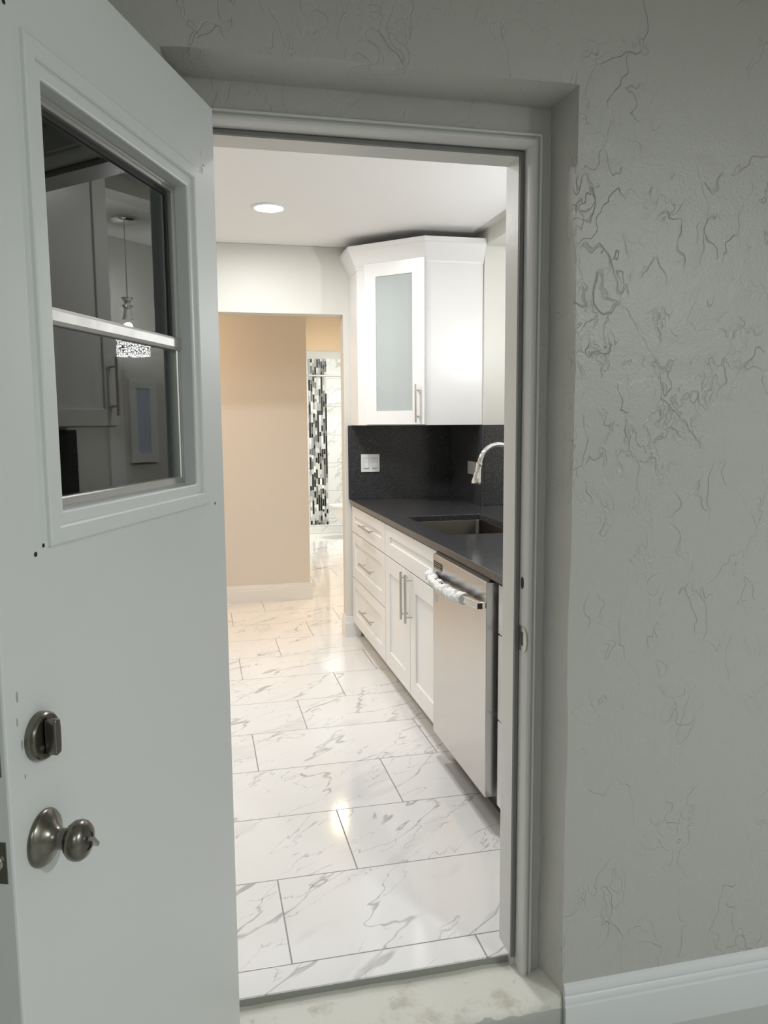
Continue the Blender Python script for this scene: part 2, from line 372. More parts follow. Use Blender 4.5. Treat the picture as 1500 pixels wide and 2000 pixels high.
tag(obj('wall_near', bm, M['stucco']), 'greige stucco wall with trowel cracks around the deep doorway recess', 'wall', kind='structure')

tag(obj('floor', box(-1.6, 3.1, -2.6, YW, GZ-.05, GZ), M['gfloor']), 'pale grey floor of the near room under the white baseboard', 'floor', kind='structure')
for nm, b, lb in (('wall_behind', (-1.6, 3.1, -2.7, -2.6, GZ, 2.85), 'wall behind the viewer'), ('wall_east', (3.1, 3.2, -2.7, YK, GZ, 2.85), 'near room wall on the right'), ('wall_west', (-1.7, -1.6, -2.7, YK, GZ, 2.85), 'near room wall on the left')):
    tag(obj(nm, box(*b), M['stucco']), lb, 'wall', kind='structure')
tag(obj('ceiling', box(-1.7, 3.2, -2.7, YK, 2.85, 2.95), M['ceiling']), 'ceiling of the near room', 'ceiling', kind='structure')

bprof = [(0, 0), (-.0170, 0), (-.0170, .096), (-.0160, .101), (-.0125, .1035), (-.0118, .107), (-.0150, .110), (-.0152, .114), (-.0120, .123), (-.0090, .1265), (-.0088, .130), (-.0125, .133), (-.0128, .137), (-.0100, .146), (-.0060, .154), (0, .158)]
bm = prism([(YW + p[0], GZ + p[1]) for p in bprof], .868, 3.1, 'x')
tag(obj('baseboard_near', bm, M['base_near'], smooth=True, ang=25), 'cool white moulded baseboard at the foot of the stucco wall', 'baseboard', kind='structure')

# concrete sill
bm = bmesh.new(); NX, NY = 60, 16; G = []
for j in range(NY+1):
    row = []
    for i in range(NX+1):
        x = -.04 + .905*i/NX; f = j/NY; y = 1.737 + (1.921-1.737)*f
        z = -.028 - .004*(1-f) + noise.noise(Vector((x*9, y*9, 1)))*.004 + noise.noise(Vector((x*34, y*34, 2)))*.0012
        side = max(0, (x-.755)/.11)
        z += .030*side**2*(1 if f < .62 else max(0, 1-(f-.62)/.3))
        if j == 0: z -= .006; y -= .001
        row.append(bm.verts.new((x, y, z)))
    G.append(row)
for j in range(NY):
    for i in range(NX): bm.faces.new([G[j][i], G[j][i+1], G[j+1][i+1], G[j+1][i]])
lowf = [bm.verts.new((v.co.x, YW - .001 + noise.noise(Vector((v.co.x*14, 0, 4)))*.002, GZ)) for v in G[0]]
midf = [bm.verts.new((v.co.x, YW - .003 + noise.noise(Vector((v.co.x*17, 3, 4)))*.002, -.055)) for v in G[0]]
for i in range(NX): bm.faces.new([G[0][i+1], G[0][i], midf[i], midf[i+1]]); bm.faces.new([midf[i+1], midf[i], lowf[i], lowf[i+1]])
tag(obj('trim_sill', bm, M['concrete'], smooth=True, ang=60), 'cream painted rough concrete step sill below the doorway', 'door sill', kind='structure')

# door frame, weather strip, strike plate
PF = lambda u, v, w_: (u, w_, v)
prof = [(0, YK), (0, 1.852), (.0035, 1.846), (.0085, 1.846), (.0105, 1.853), (.013, 1.853), (.0150, 1.846), (.019, 1.8445), (.0235, 1.847), (.026, 1.852), (.026, 1.905), (.039, 1.905), (.039, YK)]
fr = tag(obj('trim_frame', sweep_rect(prof, -.0225, .8295, -.03, 2.153, PF, openu=True), M['casing'], smooth=True, ang=28), 'grey white painted wooden door frame with moulded edge and stop', 'door frame', kind='structure')
obj('weatherstrip', sweep_rect([(.0285, 1.905), (.0285, 1.897), (.0380, 1.897), (.0380, 1.905)], -.0225, .8295, 0.0, 2.153, PF, openu=True), M['rubber'], fr)
sp = obj('strike_plate', prism([(1.862 - (.016*math.cos(a)), .905 + .032*math.sin(a)) for a in [R(-80+16*k) for k in range(11)]] + [(1.893, .938), (1.893, .872)], .8012, .8034, 'x'), M['bronze_l'], fr)
obj('strike_hole', box(.8006, .8014, 1.868, 1.880, .888, .924), M['black'], sp)
obj('strike_screw', lathe([(0, .001), (.0045, .001), (.0045, 0)], 14, mtx=Matrix.Translation((.8008, 1.884, .882)) @ Matrix.Rotation(R(-90), 4, 'Y')), M['chrome'], sp)
obj('bolt_hole', prism([(1.880 + .0085*math.cos(k*R(18)), 1.052 + .016*math.sin(k*R(18))) for k in range(20)], .8022, .8034, 'x'), M['black'], fr)

# ---------------------------------------------------------------- structure: kitchen, hall, bathroom
tag(obj('floor.001', box(-1.6, 3.1, 1.916, 11.3, -.005, 0), M['floor']), 'polished white marble look tile floor with grey veins', 'floor', kind='structure')
tag(obj('trim_slab', box(-.02, .829, 1.920, 1.935, -.06, -.005), M['slab']), 'rough grey slab edge under the first row of tile', 'slab edge', kind='structure')
tag(obj('ceiling.001', box(-1.7, 3.2, YK, 11.4, CZ, CZ+.1), M['ceiling']), 'smooth white kitchen ceiling', 'ceiling', kind='structure')
YF = 5.23
bm = prism([(-1.6, 0), (-.25, 0), (-.25, 2.165), (.950, 2.165), (.950, 0), (1.90, 0), (1.90, CZ), (-1.6, CZ)], YF, 5.35, 'y')
tag(obj('wall_far', bm, M['wall'], bev=.004), 'cream kitchen end wall with a plain opening to the hall', 'wall', kind='structure')
# kitchen wall on the right with the bay for the sink: solid, its bulkhead, and the back of the bay
bm = grid_slab([1.985, 2.75, 4.60, YF], [0, 2.505, CZ], lambda i, j: not (i == 1 and j == 0), 1.70, 1.83, P=lambda y, z, x: (x, y, z))
tag(obj('wall_right', bm, M['wall']), 'cream wall and bulkhead beside the glass corner cabinet', 'wall', kind='structure')
bm = bmesh.new(); box(1.83, 2.42, 4.60, 4.72, 0, CZ, bm)
tag(obj('wall_bay_far', bm, M['wall']), 'cream end of the sink bay beside the corner cabinet', 'wall', kind='structure')
tag(obj('wall_bay_near', box(1.83, 2.42, 2.63, 2.75, 0, CZ), M['wall']), 'cream end of the sink bay nearest the doorway', 'wall', kind='structure')
tag(obj('wall_bay', box(2.42, 2.52, 2.63, 4.72, 0, CZ), M['wall']), 'wall behind the sink bay', 'wall', kind='structure')
tag(obj('ceiling_bay', box(1.83, 2.42, 2.75, 4.60, 2.505, 2.56), M['ceiling']), 'lowered ceiling over the sink bay', 'ceiling', kind='structure')
tag(obj('wall_left', box(-1.7, -1.6, YK, 5.35, 0, CZ), M['wall']), 'kitchen wall on the left behind the open door', 'wall', kind='structure')
tag(obj('wall_hall', box(-1.6, .868, 6.46, 8.4, 0, CZ), M['beige']), 'beige hall wall seen through the kitchen opening', 'wall', kind='structure')
tag(obj('wall_hall_left', box(-1.7, -1.6, 5.35, 8.5, 0, CZ), M['beige']), 'hall wall at the far left', 'wall', kind='structure')
tag(obj('wall_hall_right', box(1.95, 2.05, 5.35, 8.4, 0, CZ), M['beige']), 'hall wall on the right', 'wall', kind='structure')
bm = prism([(-1.6, 0), (.92, 0), (.92, 2.215), (1.80, 2.215), (1.80, 0), (3.1, 0), (3.1, CZ), (-1.6, CZ)], 8.4, 8.52, 'y')
tag(obj('wall_bathroom_door', bm, M['beige']), 'beige wall above the bathroom doorway', 'wall', kind='structure')
tag(obj('wall_bathroom_left', box(.6, .7, 8.52, 11.3, 0, CZ), M['wall']), 'bathroom wall on the left', 'wall', kind='structure')
tag(obj('wall_bathroom_right', box(2.45, 2.55, 8.52, 11.3, 0, CZ), M['marble']), 'marble tiled bathroom wall on the right', 'wall', kind='structure')
tag(obj('wall_bathroom_far', box(.6, 2.55, 11.1, 11.2, 0, 2.335), M['marble']), 'veined marble tile wall at the back of the shower', 'wall', kind='structure')
tag(obj('wall_bathroom_top', box(.6, 2.55, 11.1, 11.2, 2.335, CZ), M['wall']), 'painted wall above the shower tile', 'wall', kind='structure')
tag(obj('trim_mosaic', box(1.511, 1.767, 11.088, 11.1, .0, 2.335), M['mosaic']), 'vertical band of black, grey and silver stick mosaic in the shower', 'mosaic band', kind='structure')
tag(obj('trim_curb', box(.7, 2.45, 10.30, 10.42, 0, .105), M['marble'], bev=.006), 'low marble shower curb', 'shower curb', kind='structure')

kb = [(0, 0), (-.015, 0), (-.015, .098), (-.0125, .101), (-.0125, .108), (-.010, .118), (-.010, .124), (-.008, .127), (-.0065, .140), (0, .143)]
bm = prism([(6.46 + p[0], p[1]) for p in kb], -1.6, .883, 'x')
tag(obj('baseboard_hall', bm, M['trim'], smooth=True, ang=25), 'white moulded baseboard along the beige hall wall', 'baseboard', kind='structure')
def lbase(prof, path):     # profile offset outward along a polyline in plan
    bm = bmesh.new(); n = len(path); rings = []
    for i, p in enumerate(path):
        p = Vector(p); d = []
        if i > 0: d.append((p - Vector(path[i-1])).normalized())
        if i < n-1: d.append((Vector(path[i+1]) - p).normalized())
        ns = [Vector((e.y, -e.x)) for e in d]; m_ = sum(ns, Vector((0, 0))); m_ = m_ / m_.length_squared * (len(ns)) if len(ns) == 1 else m_ * (2/ m_.length_squared)
        rings.append([bm.verts.new((p.x + m_.x*(-o_), p.y + m_.y*(-o_), z)) for o_, z in prof])
    for a, b in zip(rings, rings[1:]):
        for k in range(len(prof)-1): bm.faces.new([a[k], a[k+1], b[k+1], b[k]])
    bm.faces.new(rings[0]); bm.faces.new(rings[-1][::-1]); return bm
tag(obj('baseboard_end', lbase([(o_, z) for o_, z in kb], [(.950, 5.35), (.950, YF), (1.045, YF)]), M['trim'], smooth=True, ang=25), 'white baseboard wrapping the wall end beside the drawer cabinet', 'baseboard', kind='structure')

# ---------------------------------------------------------------- the open entry door
HX, HY = .052, 1.79
DZ = -.018; DW, DH, DT = .80, 2.1275 - DZ, .045
th = R(22.25)
door = empty('door_1', (HX, HY, DZ), math.atan2(-math.cos(th), -math.sin(th)))
tag(door, 'white painted entry door standing open with a half height sash window', 'door', kind='structure')
zz = lambda z: z - DZ
us, zs = [0, .150, .640, DW], [0, zz(1.347), zz(1.929), DH]
obj('door_panel', grid_slab(us, zs, lambda i, j: not (i == 1 and j == 1), -DT, 0, P=lambda u, z, w_: (u, w_, z)), M['door'], door, bev=.0035)
PD = lambda u, v, w_: (u, w_, v)
mp = [(0, -.001), (0, .0055), (.003, .0068), (.0225, .0068), (.0250, .0045), (.0255, .0000), (.0285, .0005), (.0300, -.0030), (.0305, -.0060), (.0370, -.0205), (.0385, -.0200), (.0420, -.0210), (.0440, -.0250), (.0450, -.0280), (.047, -.0285), (.047, -.044), (.044, -.044)]
wf = obj('window_molding', sweep_rect(mp, .105, .685, zz(1.302), zz(1.974), PD, closed=False), M['door'], door, smooth=True, ang=22)
u0, u1, z0, z1, zm = .152, .638, zz(1.349), zz(1.927), zz(1.625)
# aluminium sashes: channel, upper sash set back, lower sash forward, meeting rail
ch = obj('window_track', sweep_rect([(0, -.026), (.004, -.026), (.004, -.030), (.010, -.030), (.010, -.037), (.004, -.037), (.004, -.0448), (0, -.0448)], u0, u1, z0, z1, PD), M['alu'], door)
obj('upper_sash', sweep_rect([(0, -.0375), (.009, -.0375), (.009, -.0440), (0, -.0440)], u0+.011, u1-.011, zm-.012, z1-.010, PD), M['dark'], door)  # shade of the deep channel put into the sash's dark colour
obj('lower_sash', sweep_rect([(0, -.027), (.008, -.027), (.010, -.029), (.010, -.0355), (0, -.0355)], u0+.004, u1-.004, z0+.003, zm+.004, PD), M['alu'], door)
mr = bmesh.new(); prism([(-.024, zm-.013), (-.022, zm-.007), (-.022, zm+.007), (-.0235, zm+.012), (-.040, zm+.012), (-.040, zm-.013)], u0+.002, u1-.002, 'x', mr)
obj('meeting_rail', mr, M['alu'], door, bev=.0012)
obj('window_glass', box(u0+.012, u1-.012, -.0425, -.0400, zm-.005, z1-.014), M['glass'], door)
obj('window_glass', box(u0+.012, u1-.012, -.0345, -.0320, z0+.011, zm-.010), M['glass'], door)
for u, z in ((.063, 1.992), (.058, 1.297), (.714, 1.296), (.714, 1.992), (.695, 1.305)):
    obj('screw_hole', lathe([(0, .0006), (.0028 if u < .7 else .0036, .0006), (.003, 0)], 12, mtx=Matrix.Translation((u, 0, zz(z))) @ Matrix.Rotation(R(-90), 4, 'X')), M['black'], door)
for u, z in ((.069, 1.985), (.075, 2.012)):
    obj('paint_drip', lathe([(0, .0022), (.003, .0016), (.0045, 0)], 10, mtx=Matrix.Translation((u, 0, zz(z))) @ Matrix.Rotation(R(-90), 4, 'X') @ Matrix.Scale(2.2, 4, (0, 1, 0))), M['door'], door, smooth=True)
NY_ = Matrix.Rotation(R(-90), 4, 'X')    # lathe axis z -> +y (out of the door face)
for u, z, a_, b_ in ((.772, 1.118, .0022, .008), (.775, 1.085, .0016, .006), (.768, 1.052, .002, .007), (.765, 1.007, .0014, .004), (.655, .838, .0018, .005)  ):
    obj('paint_chip', lathe([(0, .0003), (1, .0003), (1, 0)], 9, mtx=Matrix.Translation((u, 0, zz(z))) @ Matrix.Rotation(R(-90), 4, 'X') @ Matrix.Diagonal((a_, b_, 1, 1))), M['toe_dark'], door)
# knob
KU, KZ = .733, zz(.905)
kn = obj('door_knob', lathe([(0, -.001), (.0385, -.001), (.0390, .003), (.036, .007), (.028, .011), (.019, .017), (.0145, .024), (.0140, .030), (.0150, .033), (.0150, .036), (.012, .0365)], 48, mtx=Matrix.Translation((KU, 0, KZ)) @ NY_), M['bronze'], door, smooth=True, ang=50)
kn['label'] = 'dark nickel privacy knob on a flared round rose'
kb_ = obj('knob_ball', lathe([(.010, .034), (.014, .036), (.0215, .040), (.0262, .046), (.0275, .052), (.0265, .058), (.0225, .0635), (.0165, .0665), (.0125, .0672), (.0120, .0655), (0, .0655)], 48, mtx=Matrix.Translation((KU, 0, KZ)) @ NY_), M['bronze'], kn, smooth=True, ang=50)
tb = bmesh.new(); box(KU-.0032, KU+.0032, .065, .0790, KZ-.0092, KZ+.0092, tb); bmesh.ops.rotate(tb, cent=(KU, .07, KZ), matrix=Matrix.Rotation(R(40), 3, 'Y'), verts=tb.verts)
obj('turn_button', tb, M['bronze_l'], kn, bev=.0012)
# deadbolt
BU, BZ = .731, zz(1.050)
db = obj('deadbolt', lathe([(0, -.001), (.0325, -.001), (.0330, .006), (.0322, .0115), (.0300, .0140), (.0270, .0140), (.0262, .0122), (0, .0122)], 48, mtx=Matrix.Translation((BU, 0, BZ)) @ NY_), M['bronze'], door, smooth=True, ang=40)
db['label'] = 'dark nickel round deadbolt with a thumb turn'
tt = prism([(BU + a, BZ + b) for a, b in ((-.0065, -.024), (.004, -.026), (.0070, -.021), (.0070, .021), (.004, .026), (-.0065, .024), (-.008, .012), (-.008, -.012))], .0125, .030, 'y')
obj('thumb_turn', tt, M['bronze'], db, bev=.003, seg=3)
obj('screw_head', lathe([(0, .0138), (.003, .0138), (.003, .012)], 12, mtx=Matrix.Translation((BU+.012, 0, BZ-.012)) @ NY_), M['bronze_l'], db)
# latch plates on the free edge
for z, nm in ((.905, 'latch_plate'), (1.050, 'bolt_plate')):
    lp = obj(nm, box(DW-.0005, DW+.0012, -.036, -.009, zz(z)-.0285, zz(z)+.0285), M['bronze'], door, bev=.001)
    if nm == 'latch_plate': obj('latch_bolt', prism([(-.029, zz(z)-.009), (-.017, zz(z)-.009), (-.013, zz(z)-.004), (-.013, zz(z)+.004), (-.017, zz(z)+.009), (-.029, zz(z)+.009)], DW, DW+.006, 'x'), M['bronze_l'], lp, bev=.002)
    else: obj('bolt_end', box(DW, DW+.0018, -.030, -.015, zz(z)-.012, zz(z)+.012), M['bronze_l'], lp)
for z in (.25, 1.06, 1.93):
    hg = obj('hinge', lathe([(0, -.05), (.006, -.05), (.006, .05), (0, .05)], 16, mtx=Matrix.Translation((-.004, -DT-.004, zz(z)))), M['bronze_l'], door, smooth=True)

# ---------------------------------------------------------------- base cabinets, dishwasher, counter
XF = .990
PX = lambda u, v, w_: (XF + w_, u, v)        # fronts facing the aisle
def cab_body(name, y0, y1, label, solid=True):
    r = empty(name, (0, 0, 0)); tag(r, label, 'cabinet')
    if solid: bmx = box(XF+.021, 1.66, y0+.002, y1-.002, .105, .918)
    else:  # open topped for the sink basin
        bmx = grid_slab([XF+.021, 1.03, 1.60, 1.66], [y0+.002, y0+.03, y1-.03, y1-.002], lambda i, j: not (i == 1 and j == 1), .105, .918)
    obj('carcass', bmx, M['cab'], r)
    obj('toe_kick', box(1.065, 1.10, y0+.002, y1-.002, .0005, .105), M['toe'], r)
    return r
dc = cab_body('drawer_cabinet', 4.242, 5.213, 'white shaker base cabinet with three drawers at the far end of the counter')
for z0_, z1_, hz in ((.736, .908, .823), (.428, .730, .580), (.112, .422, .275)):
    d = obj('drawer', shaker(4.245, 5.208, z0_, z1_, PX, rail=.085, tr=.065, br=.075), M['cab'], dc, bev=.0015)
    bar_pull('bar_handle', (XF-.036, 4.475, hz), (XF-.036, 4.815, hz), (-1, 0, 0), d, .0062)
skc = cab_body('sink_cabinet', 3.200, 4.238, 'white shaker sink base cabinet with two doors beside the dishwasher', False)
obj('false_drawer_front', shaker(3.205, 4.235, .736, .908, PX, rail=.11, tr=.060, br=.075), M['cab'], skc, bev=.0015)
d = obj('cabinet_door', shaker(3.708, 4.235, .112, .730, PX, rail=.098, tr=.085, br=.090), M['cab'], skc, bev=.0015)
bar_pull('bar_handle', (XF-.036, 3.748, .487), (XF-.036, 3.748, .728), (-1, 0, 0), d, .0068, .12)
d = obj('cabinet_door', shaker(3.205, 3.702, .112, .730, PX, rail=.098, tr=.085, br=.090), M['cab'], skc, bev=.0015)
bar_pull('bar_handle', (XF-.036, 3.664, .487), (XF-.036, 3.664, .728), (-1, 0, 0), d, .0068, .12)
nc = cab_body('drawer_cabinet', 1.990, 2.525, 'white drawer cabinet almost hidden between the dishwasher and door frame')
for z0_, z1_ in ((.736, .908), (.428, .730), (.112, .422)): obj('drawer', shaker(1.995, 2.522, z0_, z1_, PX, rail=.075, tr=.065, br=.075), M['cab'], nc, bev=.0015)

dw = empty('dishwasher', (0, 0, 0)); tag(dw, 'stainless steel dishwasher with fabric wrapped handle under the dark counter', 'dishwasher')
DX = .955
obj('dishwasher_door', box(DX, 1.014, 2.550, 3.192, .128, .912), M['steel'], dw, bev=.003)
obj('dishwasher_tub', box(1.014, 1.62, 2.556, 3.186, .10, .915), M['black'], dw)
obj('kick_plate', box(1.05, 1.075, 2.55, 3.19, .012, .10), M['black'], dw)
obj('top_gasket', box(.968, 1.014, 2.556, 3.186, .912, .9195), M['black'], dw)
vent = obj('vent_badge', box(DX-.0012, DX, 3.062, 3.176, .856, .884), M['dark'], dw)
for z in (.862, .870, .878): obj('vent_bar', box(DX-.0022, DX-.001, 3.068, 3.170, z-.0012, z+.0012), M['bronze_l'], vent)
obj('small_sticker', box(DX-.0006, DX, 3.135, 3.172, .710, .745), M['plate2'], dw)
N_ = 24; hp = []
for k in range(N_+1):
    f = k/N_; y = 2.556 + .632*f; s_ = math.sin(math.pi*f); hp.append((DX - .014 - .034*s_**.8, y, .828))
hb = obj('door_handle', tube(hp, 0, sq=(.0085, .0125)), M['chrome'], dw, bev=.0015)
hb['label'] = 'chrome bowed handle'
for y in (2.566, 3.178): obj('handle_mount', box(DX-.024, DX+.001, y-.009, y+.009, .818, .838), M['chrome'], hb, bev=.002)
obj('handle_end_cap', box(DX-.030, DX-.012, 2.5535, 2.5560, .818, .838), M['black'], hb)
wp, wr = [], []; NW = 260
for k in range(NW+1):
    f = .20 + (.985-.20)*k/NW; y = 2.556 + .632*f; s_ = math.sin(math.pi*f)
    wp.append((DX - .014 - .034*s_**.8 + .003*math.sin(k*.09), y, .826 - .006*math.sin(math.pi*(f-.2)/.8) + .002*math.sin(k*.14)))
    wr.append(.0195 + .0035*noise.noise(Vector((k*.10, 2, 0))) + .0020*math.sin(k*.80 + 3*noise.noise(Vector((k*.08, 0, 0)))))
bmw = tube(wp, wr, 40)
for v in bmw.verts:
    n_ = noise.noise(Vector((v.co.y*45, v.co.x*60, v.co.z*60)))*.0038 + noise.noise(Vector((v.co.y*120, v.co.x*40, v.co.z*40+v.co.y*60)))*.0022
    c_ = min(wp, key=lambda p: abs(p[1]-v.co.y)); d_ = Vector((v.co.x-c_[0], 0, v.co.z-c_[2])); v.co += d_.normalized()*n_ if d_.length > 1e-5 else Vector()
obj('handle_wrap', bmw, M['foam'], hb, smooth=True, ang=80)['label'] = 'white gathered fabric wrap around the handle'

xs = [.975, 1.095, 1.515, 1.684, 1.831, 2.418]; ys = [1.988, 2.752, 3.430, 4.168, 4.585, 5.217]
ct = grid_slab(xs, ys, lambda i, j: not (i == 1 and j == 2) and (i <= 2 or j in (1, 2, 3)), .9195, .950)
tag(obj('countertop', ct, M['quartz'], bev=.002), 'dark charcoal speckled quartz countertop along the right side', 'countertop')
# undermount sink: a tapering bowl with rounded corners
def rrect(x0, x1, y0, y1, r, n=6):
    p = []
    for cx_, cy_, a0 in ((x1-r, y1-r, 0), (x0+r, y1-r, 90), (x0+r, y0+r, 180), (x1-r, y0+r, 270)):
        for k in range(n+1): a = R(a0 + 90*k/n); p.append((cx_ + r*math.cos(a), cy_ + r*math.sin(a)))
    return p
bm = bmesh.new(); rings = []
for (g, z, r) in ((-.02, .9190, .03), (-.002, .9190, .022), (.000, .915, .022), (.006, .75, .022), (.012, .735, .03), (.028, .727, .04), (.12, .722, .06)):
    rings.append([bm.verts.new((x, y, z)) for x, y in rrect(1.095+g, 1.515-g, 3.430+g, 4.168-g, r)])
for a, b in zip(rings, rings[1:]):
    for k in range(len(a)): bm.faces.new([a[k], a[(k+1) % len(a)], b[(k+1) % len(a)], b[k]])
bm.faces.new(rings[-1])
sk = tag(obj('kitchen_sink', bm, M['sink'], smooth=True, ang=50), 'undermount stainless sink cut into the dark countertop', 'sink')
obj('drain', lathe([(0, .7235), (.02, .7235), (.040, .7255), (.045, .7225)], 28, mtx=Matrix.Translation((1.305, 3.80, 0))), M['chrome'], sk, smooth=True)
# faucet
fb_ = (1.585, 3.80)
fc = empty('kitchen_faucet', (fb_[0], fb_[1], .950)); tag(fc, 'chrome gooseneck pull down faucet over the sink', 'faucet')
obj('faucet_base', lathe([(0, 0), (.029, 0), (.029, .006), (.024, .012), (.021, .05), (.0195, .09), (.0145, .10), (0, .10)], 32), M['chrome'], fc, smooth=True)
ap = [(0, 0, .09), (0, 0, .20), (0, 0, .29)]
for k in range(1, 17): a = math.pi*k/16*.90; ap.append((-.104 + .104*math.cos(a), -.012*k/16, .29 + .108*math.sin(a)))
ex, ez = ap[-1][0], ap[-1][2]; ap.append((ex-.006, -.013, ez-.025)); 
obj('faucet_neck', tube(ap, .0125, 22), M['chrome'], fc, smooth=True)
tip = Vector((ex-.006, -.013, ez-.020)); dr = Vector((-.17, -.02, -1)).normalized(); rotm = Vector((0, 0, -1)).rotation_difference(dr).to_matrix().to_4x4()
obj('spray_head', lathe([(0, .006), (.0155, .006), (.0165, 0), (.0165, -.006), (.0150, -.012), (.0155, -.030), (.0200, -.062), (.0245, -.090), (.0250, -.100), (.0225, -.104), (0, -.102)], 30, mtx=Matrix.Translation(tip) @ rotm), M['chrome'], fc, smooth=True, ang=45)
obj('spray_button', box(tip.x-.024, tip.x-.016, tip.y-.006, tip.y+.006, tip.z-.060, tip.z-.035), M['black'], fc, bev=.002)
obj('faucet_lever', tube([(0, 0, .06), (.0, -.03, .065), (.012, -.085, .095)], [.010, .008, .005], 14), M['chrome'], fc, smooth=True)

# backsplash: three slabs
for nm, b, lb in (('backsplash', (.971, 1.685, 5.217, 5.229, .9505, 1.443), 'dark quartz backsplash slab behind the white double switch'),
                  ('backsplash', (1.685, 1.699, 4.588, 5.2165, .9505, 1.443), 'dark quartz backsplash slab on the side wall behind the faucet head'),
                  ('backsplash', (1.700, 2.415, 4.586, 4.599, .9505, 1.443), 'speckled dark backsplash slab facing the doorway behind the faucet arc'),
                  ('backsplash', (1.685, 1.699, 1.99, 2.735, .9505, 1.443), 'dark backsplash slab reflected in the door window')):
    tag(obj(nm, box(*b), M['quartz'], bev=.0012), lb, 'backsplash')
# switch and outlet
sw = tag(obj('light_switch', box(1.057, 1.184, 5.2105, 5.2165, 1.131, 1.251), M['plate'], bev=.002), 'white double rocker light switch on the dark backsplash', 'light switch')
for x in (1.092, 1.149):
    rk = obj('rocker_frame', box(x-.0185, x+.0185, 5.2088, 5.2106, 1.154, 1.228), M['plate2'], sw)
    bmx = prism([(5.2104, 1.158), (5.2050, 1.158), (5.2085, 1.191), (5.2078, 1.224), (5.2104, 1.224)], x-.0165, x+.0165, 'x'); obj('rocker', bmx, M['plate'], rk)
ot = tag(obj('wall_outlet', box(1.678, 1.6845, 4.700, 4.835, 1.131, 1.213), M['plate2'], bev=.002), 'grey outlet plate on the side backsplash beside the faucet head', 'outlet')
for y in (4.742, 4.793): obj('outlet_socket', box(1.6765, 1.6785, y-.016, y+.016, 1.145, 1.199), M['plate2'], ot, bev=.0008)

# ---------------------------------------------------------------- corner wall cabinet
cc = empty('corner_cabinet', (0, 0, 0)); tag(cc, 'white diagonal corner wall cabinet with frosted glass door and crown', 'cabinet')
Z0, Z1 = 1.445, 2.435
foot = [(.992, 5.228), (.992, 4.968), (1.340, 4.620), (1.698, 4.620), (1.698, 5.228)]
bm = prism(foot, Z0, Z1, 'z')
bm.faces.ensure_lookup_table()
df = max(bm.faces, key=lambda f: f.normal.dot(Vector((-.707, -.707, 0))) if abs(f.calc_center_median().z-(Z0+Z1)/2) < .01 and abs(f.calc_center_median().x-1.166) < .02 else -9)
bmesh.ops.recalc_face_normals(bm, faces=bm.faces)
bmesh.ops.inset_region(bm, faces=[df], thickness=.078, depth=0)
ex_ = bmesh.ops.extrude_face_region(bm, geom=[df]); vs = [g_ for g_ in ex_['geom'] if isinstance(g_, bmesh.types.BMVert)]
bmesh.ops.translate(bm, verts=vs, vec=Vector((.19, .19, 0))); 
if df.is_valid: bmesh.ops.delete(bm, geom=[df], context='FACES_ONLY')
obj('carcass', bm, M['cab'], cc)
# frame for the diagonal: origin at the left end, u along the front, w = behind the face
O_ = Vector((.992, 4.968, 0)); U_ = Vector((.7071, -.7071, 0)); W_ = Vector((.7071, .7071, 0))
PG = lambda u, v, w_: tuple(O_ + U_*u + W_*w_ + Vector((0, 0, v)))
ul, ur, zb, zt = .068, .490, 1.450, 2.428
dl = .0205
cd = obj('glass_door', sweep_rect([(0, -dl), (.082, -dl), (.082, -.001), (0, -.001)], ul, ur, zb, zt, PG), M['cab'], cc, bev=.0015)
bm = bmesh.new(); cs = [(ul+.078, zb+.078), (ur-.078, zb+.078), (ur-.078, zt-.078), (ul+.078, zt-.078)]
f_ = [bm.verts.new(PG(u, v, -.013)) for u, v in cs]; b_ = [bm.verts.new(PG(u, v, -.009)) for u, v in cs]
bm.faces.new(f_); bm.faces.new(b_[::-1])
for k in range(4): bm.faces.new([f_[k], f_[(k+1) % 4], b_[(k+1) % 4], b_[k]])
obj('frosted_pane', bm, M['frost'], cd)
hx = PG(ur-.040, 0, -dl-.034); h0 = Vector(hx)
bar_pull('bar_handle', (h0.x, h0.y, 1.462), (h0.x, h0.y, 1.690), (-.7071, -.7071, 0), cd, .0062, .16)
for z in (1.775, 2.105):
    bm = bmesh.new(); q = [(.082, .012), (.410, .012), (.410, .262), (.082, .262)]
    lo = [bm.verts.new(PG(a, z, b)) for a, b in q]; hi = [bm.verts.new(PG(a, z+.018, b)) for a, b in q]
    bm.faces.new(lo); bm.faces.new(hi[::-1])
    for k in range(4): bm.faces.new([lo[k], lo[(k+1) % 4], hi[(k+1) % 4], hi[k]])
    obj('shelf', bm, M['trim'], cc)
# crown molding, mitred round the three exposed sides
cp = [(0, 2.400), (-.004, 2.400), (-.006, 2.412), (-.052, 2.506), (-.060, 2.512), (-.060, 2.538), (0, 2.538)]
cpath = [(.992, 5.228), (.992, 4.968), (1.340, 4.620), (1.698, 4.620)]
def crown(prof, path):
    bm = bmesh.new(); rings = []; n = len(path)
    for i, p in enumerate(path):
        p = Vector(p); ds = []
        if i > 0: ds.append((p - Vector(path[i-1])).normalized())
        if i < n-1: ds.append((Vector(path[i+1]) - p).normalized())
        ns = [Vector((e.y, -e.x)) for e in ds]     # for a path running so that outside is on the right
        if len(ns) == 2: m_ = (ns[0]+ns[1]); m_ = m_ / (m_.length_squared/2)
        else: m_ = ns[0]
        rings.append([bm.verts.new((p.x + m_.x*o_, p.y + m_.y*o_, z)) for o_, z in prof])
    for a, b in zip(rings, rings[1:]):
        for k in range(len(prof)): bm.faces.new([a[k], a[(k+1) % len(prof)], b[(k+1) % len(prof)], b[k]])
    bm.faces.new(rings[0]); bm.faces.new(rings[-1][::-1]); return bm
cr1 = crown([(-o_, z) for o_, z in cp], cpath)
obj('crown_molding', cr1, M['cab'], cc)
